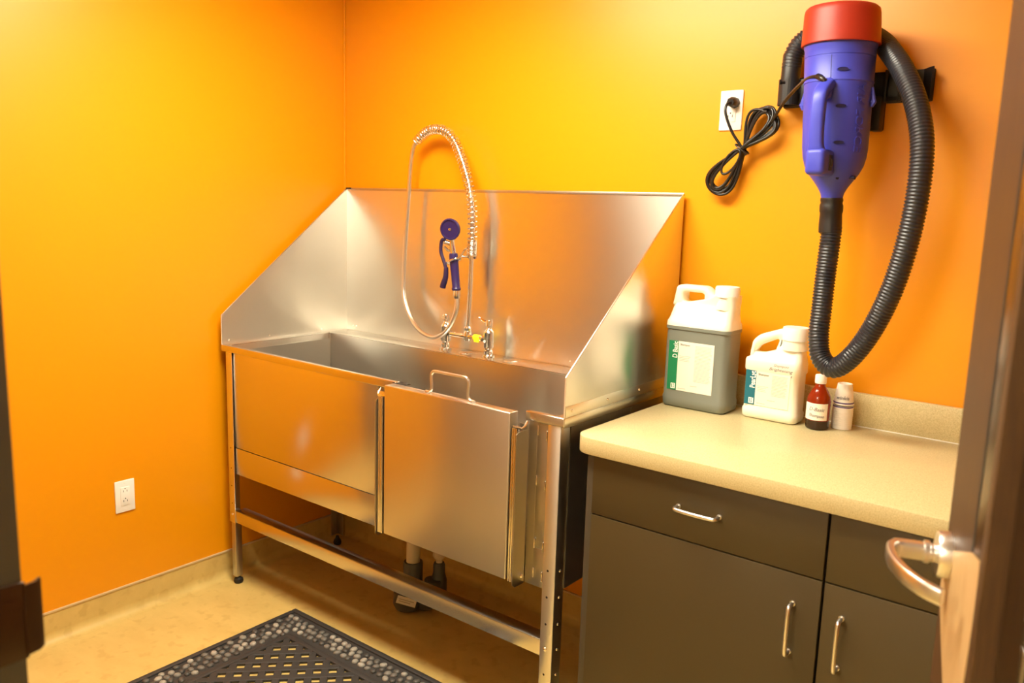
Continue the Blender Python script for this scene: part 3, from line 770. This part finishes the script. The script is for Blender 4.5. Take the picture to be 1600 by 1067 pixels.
# vertical seam, oval vents, emboss
def onb(ang, zz, off=0):
    rr = None
    for (r0, z0), (r1, z1) in zip(body, body[1:]):
        if z1 <= zz <= z0: rr = r0+(r1-r0)*(z0-zz)/(z0-z1)
    a = math.radians(-90+ang); return Vector((dax(zz)+(rr+off)*math.cos(a), -.165+(rr+off)*math.sin(a), zz))
q = MB().tube([onb(4, 1.877, -.0002), onb(4, 1.85, -.0002), onb(4, 1.823, -.0002)], .0007, 6)
obj('seam', q, 'blue_dark', DB)
for zz in (1.842, 1.755, 1.668):
    c0 = onb(23, zz, -.002); a = math.radians(-90+23); nn = Vector((math.cos(a), math.sin(a), 0)); tt = Vector((-nn.y, nn.x, 0))
    R = Matrix((tt, Vector((0, 0, 1)), nn)).transposed().to_4x4(); R.translation = c0
    obj('vent_rim', MB().lathe([(.0140, -.002), (.0155, .0015), (.0148, .0024), (.0125, .0024), (.011, .0012)], 0, 0, 0, 24, mat=R, sy=.40), 'blue', DB)
    R = R.copy(); R.translation = c0+nn*.002
    obj('vent', MB().lathe([(.0125, 0), (.0125, .0016), (.001, .0018)], 0, 0, 0, 20, mat=R, sy=.33), 'blue_dark', DB)
V, Fc = text_mb('AIR FORCE', .034, extr=.0018)
xs = [v.x for v in V]; k = .165/(max(xs)-min(xs)); q = MB(); pts = []
for v in V:
    zz = 1.812-(v.x-min(xs))*k; pts.append(onb(58-(.012-v.y)/.083*57.3*-1, zz, v.z+.0002))
q.add(pts, Fc); obj('embossed_lettering', q, 'blue', DB)
# handle
H0 = -.165
hp = smooth([(2.074, -.250, 1.808), (2.072, -.268, 1.798), (2.071, -.292, 1.778), (2.071, -.298, 1.74), (2.071, -.298, 1.69), (2.073, -.296, 1.655), (2.075, -.292, 1.635)], 5)
rings = []
for i, p in enumerate(hp):
    hw_ = .0175 + (.005*max(0, (1.66-p.z)/.025) if p.z < 1.66 else 0); th = .013
    tdir = (hp[min(len(hp)-1, i+1)]-hp[max(0, i-1)]).normalized(); nn = Vector((1, 0, 0)).cross(tdir).normalized()
    ring = []
    for kx, ky in rr2 if False else [(math.cos(2*PI*j/16), math.sin(2*PI*j/16)) for j in range(16)]:
        sx_ = math.copysign(abs(kx)**.6, kx); sy_ = math.copysign(abs(ky)**.6, ky)
        ring.append(p+Vector((1, 0, 0))*sx_*hw_+nn*sy_*th)
    rings.append(ring)
hm_ = MB().loft(rings)
hm_.box(2.0525, 2.1000, -.312, -.215, 1.586, 1.650, .012, 4)
hm_.box(2.062, 2.086, -.262, -.240, 1.770, 1.822, .008, 3)
HH = obj('handle', hm_, 'blue', dr, ang=60)
obj('switch', MB().box(2.0990, 2.1020, -.274, -.250, 1.598, 1.636, .001).box(2.1015, 2.1050, -.268, -.256, 1.608, 1.626, .001), 'black', HH)
for sg in (-1, 1):
    q = MB(); a = math.radians(-90+sg*88); n_ = Vector((math.cos(a), math.sin(a), 0))
    c0 = Vector((dax(1.77), -.165, 1.77))+n_*.083
    q.tube([c0+Vector((0, 0, .035)), c0+Vector((0, 0, .01))+n_*.004, c0+n_*.006, c0+Vector((0, 0, -.012))+n_*.002], [.003, .005, .0065, .004], 10)
    q.cyl(c0, c0+n_*.010, .006, 12)
    obj('clip', q, 'blue', dr)
q = MB(); c0 = onb(70, 1.585, .0); q.cyl(c0-Vector((.01, 0, 0)), c0+Vector((.010, -.004, 0)), .005, 10); q.cyl(onb(28, 1.583, -.002), onb(28, 1.583, .001), .004, 10)
obj('screw_boss', q, 'blue_dark', DB)
# corrugated hose
HP = [(2.088, -.165, 1.46), (2.088, -.167, 1.42), (2.087, -.175, 1.335), (2.088, -.185, 1.252), (2.090, -.195, 1.177), (2.104, -.205, 1.124), (2.140, -.215, 1.102), (2.184, -.225, 1.138), (2.229, -.235, 1.214), (2.270, -.25, 1.322), (2.296, -.26, 1.445), (2.306, -.26, 1.564), (2.300, -.25, 1.666), (2.271, -.22, 1.757), (2.228, -.18, 1.834), (2.181, -.125, 1.892), (2.142, -.075, 1.930), (2.09, -.040, 1.963), (2.021, -.034, 1.985), (1.963, -.037, 1.978), (1.922, -.042, 1.950), (1.907, -.045, 1.918), (1.904, -.045, 1.885)]
HPs = resample(smooth(HP, 20), .0021)
prof = [.0265, .0265, .0240, .0240]
obj('hose', MB().tube(HPs, [prof[i % 4] for i in range(len(HPs))], 24), 'hose', dr, ang=50)
q = MB().tube([(1.9055, -.045, 1.924), (1.905, -.045, 1.92), (1.903, -.045, 1.850), (1.903, -.045, 1.846)], [.024, .0255, .0255, .022], 24)
obj('hose_cuff', q, 'black', dr)
# power cord: strain relief, tied bundle, plug
q = MB(); sr = resample(smooth([(2.074, -.262, 1.800), (2.070, -.267, 1.812), (2.060, -.265, 1.821), (2.046, -.25, 1.828)], 8), .003)
q.tube(sr, [(.0075 if i % 2 else .0060) for i in range(len(sr))], 12)
cp = smooth([(2.046, -.25, 1.828), (2.012, -.22, 1.829), (1.961, -.15, 1.818), (1.908, -.09, 1.791), (1.876, -.055, 1.765), (1.850, -.045, 1.735), (1.790, -.04, 1.690)], 10)
q.tube(cp, .0042, 10)
ctr = Vector((1.778, -.036, 1.672))
ax = (Vector((1.868, -.036, 1.785))-Vector((1.700, -.036, 1.545))).normalized(); ac = Vector((ax.z, 0, -ax.x))
bp_ = []; turns = 8; rnd = random.Random(11); amp = [(1+.10*rnd.uniform(-1, 1), 1+.10*rnd.uniform(-1, 1), rnd.uniform(.45, 1.25)) for _ in range(turns+1)]
for i in range(turns*64):
    s_ = i/64; kx = int(s_); fr_ = s_-kx; A = [amp[kx][j]*(1-fr_)+amp[kx+1][j]*fr_ for j in range(3)]
    tt = 2*PI*s_; al = math.cos(tt); along = (.130*A[0] if al > 0 else .138*A[1])*math.copysign(abs(al)**.9, al)
    ww = (.042 if al > 0 else .037)*A[2]
    bp_.append(ctr+ax*along+ac*(ww*math.sin(2*tt)*1.0)+Vector((0, -.010*math.sin(tt)-.0020*kx+.006, 0)))
q.tube(bp_, .0040, 8)
q.tube([ctr+ax*(-.005)+ac*(.016*math.cos(2*PI*k/20)*1.1)-ax*(.045*(1-math.sin(2*PI*k/20)))*.9+Vector((0, -.020, 0)) for k in range(20)], .0038, 8, closed=True)
q.tube(smooth([(1.733, -.036, 1.806), (1.724, -.050, 1.797), (1.726, -.055, 1.770), (1.745, -.048, 1.722), (1.769, -.042, 1.686), (1.790, -.040, 1.655)], 8), .0042, 10)
CD = obj('power_cord', q, 'cord', dr, ang=60)
q = MB().tube([(1.7305, -.040, 1.806), (1.7305, -.034, 1.807), (1.7300, -.018, 1.808), (1.7300, -.0078, 1.808)], [.010, .0145, .0155, .0165], 8)
obj('plug', q, 'black', CD)
tie = [ctr+ac*(.024*math.cos(2*PI*k/24))+Vector((0, -.007+.018*math.sin(2*PI*k/24), 0)) for k in range(24)]
obj('cable_tie', MB().tube(tie, .0022, 8, closed=True), 'black', CD)

# wall bracket
wb = thing('wall_bracket', 'black plastic wall bracket behind the blue dryer holding its hose cuff', 'bracket', (2.06, -.01, 1.82))
q = MB().box(1.876, 2.262, -.010, -.0008, 1.785, 1.866, .003)
q.box(2.05, 2.15, -.012, -.0008, 1.715, 1.80, .003)
for x in (2.150, 2.185, 2.215): q.box(x-.004, x+.004, -.030, -.009, 1.787, 1.868, .003)
q.prism([(2.236, -.010), (2.262, -.045), (2.266, -.043), (2.243, -.009)], 'z', 1.787, 1.866)
q.box(2.150, 2.245, -.026, -.009, 1.789, 1.800, .002)
obj('back_plate', q, 'black', wb)
cl = []
for k in range(19):
    a = math.radians(100+ 250*k/18); cl.append((1.903+.0290*math.cos(a), -.045+.0290*math.sin(a)))
cli = [(1.903+(p[0]-1.903)*.90, -.045+(p[1]+.045)*.90) for p in cl]
q = MB()
for i in range(18):
    q.prism([cl[i], cl[i+1], cli[i+1], cli[i]], 'z', 1.787, 1.856 if not 9 <= i <= 11 else 1.842)
q.box(1.925, 1.945, -.040, -.009, 1.787, 1.858, .003).box(1.962, 1.972, -.05, -.009, 1.787, 1.862, .003).box(1.88, 1.925, -.02, -.009, 1.787, 1.856, .002)
obj('hose_clamp', q, 'black', wb)
q = MB().box(2.125, 2.150, -.05, -.009, 1.712, 1.80, .004).box(1.99, 2.01, -.075, -.009, 1.74, 1.80, .004)
q.box(2.02, 2.12, -.080, -.009, 1.80, 1.83, .004)
obj('cradle', q, 'black', wb)

# ------------------------------------------------------------------ outlets
def outlet(origin, xd, nd, label, grp, plugged):
    xd, nd, zd = Vector(xd), Vector(nd), Vector((0, 0, 1)); og = Vector(origin)
    R = Matrix((xd, zd, nd)).transposed().to_4x4(); R.translation = og
    t_ = thing('wall_outlet', label, 'outlet', origin, grp)
    obj('plate', MB().box(-.035, .035, -.0575, .0575, .0003, .0055, .0025, 3, mat=R), 'plate', t_)
    S = obj('receptacle', MB().box(-.0165, .0165, -.0335, .0335, .0050, .0072, .0008, mat=R), 'plate', t_)
    for z0 in (.018, -.018):
        for q in (MB().box(-.0075, -.0055, z0-.002, z0+.005, .0071, .0075, mat=R), MB().box(.0055, .0075, z0-.002, z0+.005, .0071, .0075, mat=R), MB().lathe([(.0022, .0071), (.0022, .0075)], 0, z0+.010, 0, 10, mat=R)):
            obj('slot', q, 'ink', S)
    for zz in (.048, -.048):
        obj('screw', MB().lathe([(.0025, .0053), (.0025, .0062), (.001, .0064)], 0, zz, 0, 12, mat=R), 'plate', t_)
outlet((0, -1.007, .4405), (0, 1, 0), (1, 0, 0), 'white wall outlet low on the left orange wall, nothing plugged in', 'white wall outlets', False)
outlet((1.719, 0, 1.787), (1, 0, 0), (0, -1, 0), 'white wall outlet high on the back wall with the black dryer plug in it', 'white wall outlets', True)

# ================================================================== MAT
mat_ = thing('floor_mat', 'grey rubber floor mat with pebble border and lattice centre before the tub', 'mat', (.88, -1.06, 0))
mx0, mx1, my1, my0 = .433, 1.343, -.610, -1.52
q = MB()
wdt = .020
q.box(mx0, mx1, my1-wdt, my1, .0005, .011, .003).box(mx0, mx1, my0, my0+wdt, .0005, .011, .003)
q.box(mx0, mx0+wdt, my0+wdt, my1-wdt, .0005, .011, .003).box(mx1-wdt, mx1, my0+wdt, my1-wdt, .0005, .011, .003)
BW = .125
i0, i1, k1, k0 = mx0+BW, mx1-BW, my1-BW, my0+BW
q.box(i0, i1, k1-.022, k1, .0005, .011, .003).box(i0, i1, k0, k0+.022, .0005, .011, .003)
q.box(i0, i0+.022, k0+.022, k1-.022, .0005, .011, .003).box(i1-.022, i1, k0+.022, k1-.022, .0005, .011, .003)
q.box(mx0+wdt, mx1-wdt, k1, my1-wdt, .0005, .005).box(mx0+wdt, mx1-wdt, my0+wdt, k0, .0005, .005)
q.box(mx0+wdt, i0, k0, k1, .0005, .005).box(i1, mx1-wdt, k0, k1, .0005, .005)
obj('border_frame', q, 'rubber', mat_)
q = MB(); rnd = random.Random(5)
placed = []
def inb(x, y):
    return mx0+wdt+.009 < x < mx1-wdt-.009 and my0+wdt+.009 < y < my1-wdt-.009 and not (i0-.011 < x < i1+.011 and k0-.011 < y < k1+.011)
sp_x, sp_y = .0285, .0245
row = 0; y = my0+wdt+.012
while y < my1-wdt-.009:
    x = mx0+wdt+.012+(sp_x/2 if row % 2 else 0)
    while x < mx1-wdt-.009:
        px, py = x+rnd.uniform(-.0042, .0042), y+rnd.uniform(-.0036, .0036)
        if inb(px, py): placed.append((px, py))
        x += sp_x
    y += sp_y; row += 1
for (x, y) in placed:
    a = rnd.uniform(0, PI); R = Matrix.Translation((x, y, .004)) @ Matrix.Rotation(a, 4, 'Z')
    s1 = rnd.uniform(.85, 1.18)
    q.lathe([(.0115, 0), (.0120, .003), (.0104, .0065), (.0070, .0085), (.0015, .0094)], 0, 0, 0, 12, mat=R, sx=s1, sy=rnd.uniform(.78, .92))
obj('pebble_border', q, 'pebble', mat_, ang=80)
# diagonal lattice, two layers of bars at 45 degrees, clipped to the inner field
q = MB(); fx0, fx1, fy0, fy1 = i0+.020, i1-.020, k0+.020, k1-.020
pitch_ = .0490
def clip_line(c, sgn):          # y = sgn*x + c inside the field
    pts = []
    for x in (fx0, fx1):
        y = sgn*x+c
        if fy0 <= y <= fy1: pts.append((x, y))
    for y in (fy0, fy1):
        x = (y-c)/sgn
        if fx0 < x < fx1: pts.append((x, y))
    return pts if len(pts) >= 2 else None
for sgn, ztop in ((1, .0105), (-1, .0095)):
    cs = [(fy0-sgn*fx0)+pitch_*math.sqrt(2)*k for k in range(-40, 41)] if sgn > 0 else [(fy1-sgn*fx0)+pitch_*math.sqrt(2)*k for k in range(-40, 41)]
    for c in cs:
        p = clip_line(c, sgn)
        if not p: continue
        a, b_ = Vector((*p[0], 0)), Vector((*p[1], 0)); L = (b_-a).length
        if L < .02: continue
        an = math.atan2(b_.y-a.y, b_.x-a.x); R = Matrix.Translation((a+b_)/2) @ Matrix.Rotation(an, 4, 'Z')
        q.box(-L/2, L/2, -.0120, .0120, .0005, ztop, .002, 1, mat=R)
obj('lattice', q, 'rubber', mat_)

# ================================================================== DOOR (open, its latch edge to the camera)
Ld = Vector((2.572, -1.09, 0)); hdv = Vector((.301733, -.953392, 0)); tnv = Vector((.953392, .301733, 0))
DM = Matrix((hdv, tnv, Vector((0, 0, 1)))).transposed().to_4x4(); DM.translation = Ld     # local: x toward hinge, y through the thickness, z up
DW, DT = .954, .0445
GX0, GX1, GZ0, GZ1 = .262, .800, .25, 1.98      # the glazed opening
q = MB()
q.box(0, GX0, 0, DT, .008, DH-.01, .001, mat=DM).box(GX1, DW, 0, DT, .008, DH-.01, .001, mat=DM)
q.box(GX0, GX1, 0, DT, .008, GZ0, .0, mat=DM).box(GX0, GX1, 0, DT, GZ1, DH-.01, .0, mat=DM)
d1 = obj('door_1', q, 'door', None, tuple(Ld)); d1['kind'] = 'structure'
q = MB()
for (a, b_, c, d_) in ((GX0-.022, GX0+.004, GZ0-.022, GZ1+.022), (GX1-.004, GX1+.022, GZ0-.022, GZ1+.022), (GX0+.004, GX1-.004, GZ0-.022, GZ0+.004), (GX0+.004, GX1-.004, GZ1-.004, GZ1+.022)):
    q.box(a, b_, -.004, DT+.004, c, d_, .0015, mat=DM)
obj('glazing_bead', q, 'door_edge', d1)
obj('pane', MB().box(GX0+.003, GX1-.003, .019, .025, GZ0+.003, GZ1-.003, mat=DM), 'glass', d1)
obj('face_band', MB().box(.0005, .1705, -.0010, .0002, .009, DH-.011, mat=DM), 'door_edge', d1)
obj('groove', MB().box(.1705, .1785, -.0008, .0002, .95, DH-.011, mat=DM), 'dark', d1)
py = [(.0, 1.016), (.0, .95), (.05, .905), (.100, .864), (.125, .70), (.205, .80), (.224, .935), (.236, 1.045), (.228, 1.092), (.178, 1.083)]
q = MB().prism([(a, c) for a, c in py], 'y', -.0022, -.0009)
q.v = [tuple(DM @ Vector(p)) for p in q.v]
obj('tan_patch', q, 'patch_tan', d1)  # irregular tan piece, paler than the door face around it
# lever set on the inner face (local y < 0)
zl = 1.022
rm = DM @ Matrix.Translation((.036, 0, zl)) @ Matrix.Rotation(PI/2, 4, 'X')       # z axis -> local -y
q = MB().lathe([(.033, .0), (.033, .014), (.031, .018), (.022, .020), (.013, .022), (.013, .026), (.016, .028), (.016, .034), (.012, .036)], 0, 0, 0, 36, mat=rm)
lv = obj('lever_handle', q, 'pull', d1)
path = smooth([(.036, -.034, zl), (.036, -.062, zl), (.041, -.074, zl), (.056, -.079, zl), (.088, -.077, zl-.002), (.124, -.065, zl-.004), (.152, -.047, zl-.006), (.168, -.026, zl-.008)], 8)
rings = []
for i, p in enumerate(path):
    tdir = (path[min(len(path)-1, i+1)]-path[max(0, i-1)]).normalized(); sd = tdir.cross(Vector((0, 0, 1))).normalized()
    f = i/(len(path)-1); hz = .0125-.0015*f; hs = .0105 if f < .25 else .006
    ring = []
    for j in range(16):
        kx, ky = math.cos(2*PI*j/16), math.sin(2*PI*j/16)
        ring.append(DM @ (p+sd*math.copysign(abs(kx)**.5, kx)*hs+Vector((0, 0, 1))*math.copysign(abs(ky)**.5, ky)*hz))
    rings.append(ring)
obj('grip', MB().loft(rings), 'pull', lv)
rm2 = DM @ Matrix.Translation((.036, DT, zl)) @ Matrix.Rotation(-PI/2, 4, 'X')
q = MB().lathe([(.033, .0), (.033, .010), (.031, .014), (.015, .016), (.011, .020)], 0, 0, 0, 36, mat=rm2)
obj('rose', q, 'pull', d1)
for zz in (.25, 1.06, 1.87):
    a = DM @ Vector((DW+.004, DT+.002, zz-.05)); b_ = DM @ Vector((DW+.004, DT+.002, zz+.05))
    obj('hinge', MB().cyl(a, b_, .007, 12), 'strike', d1)
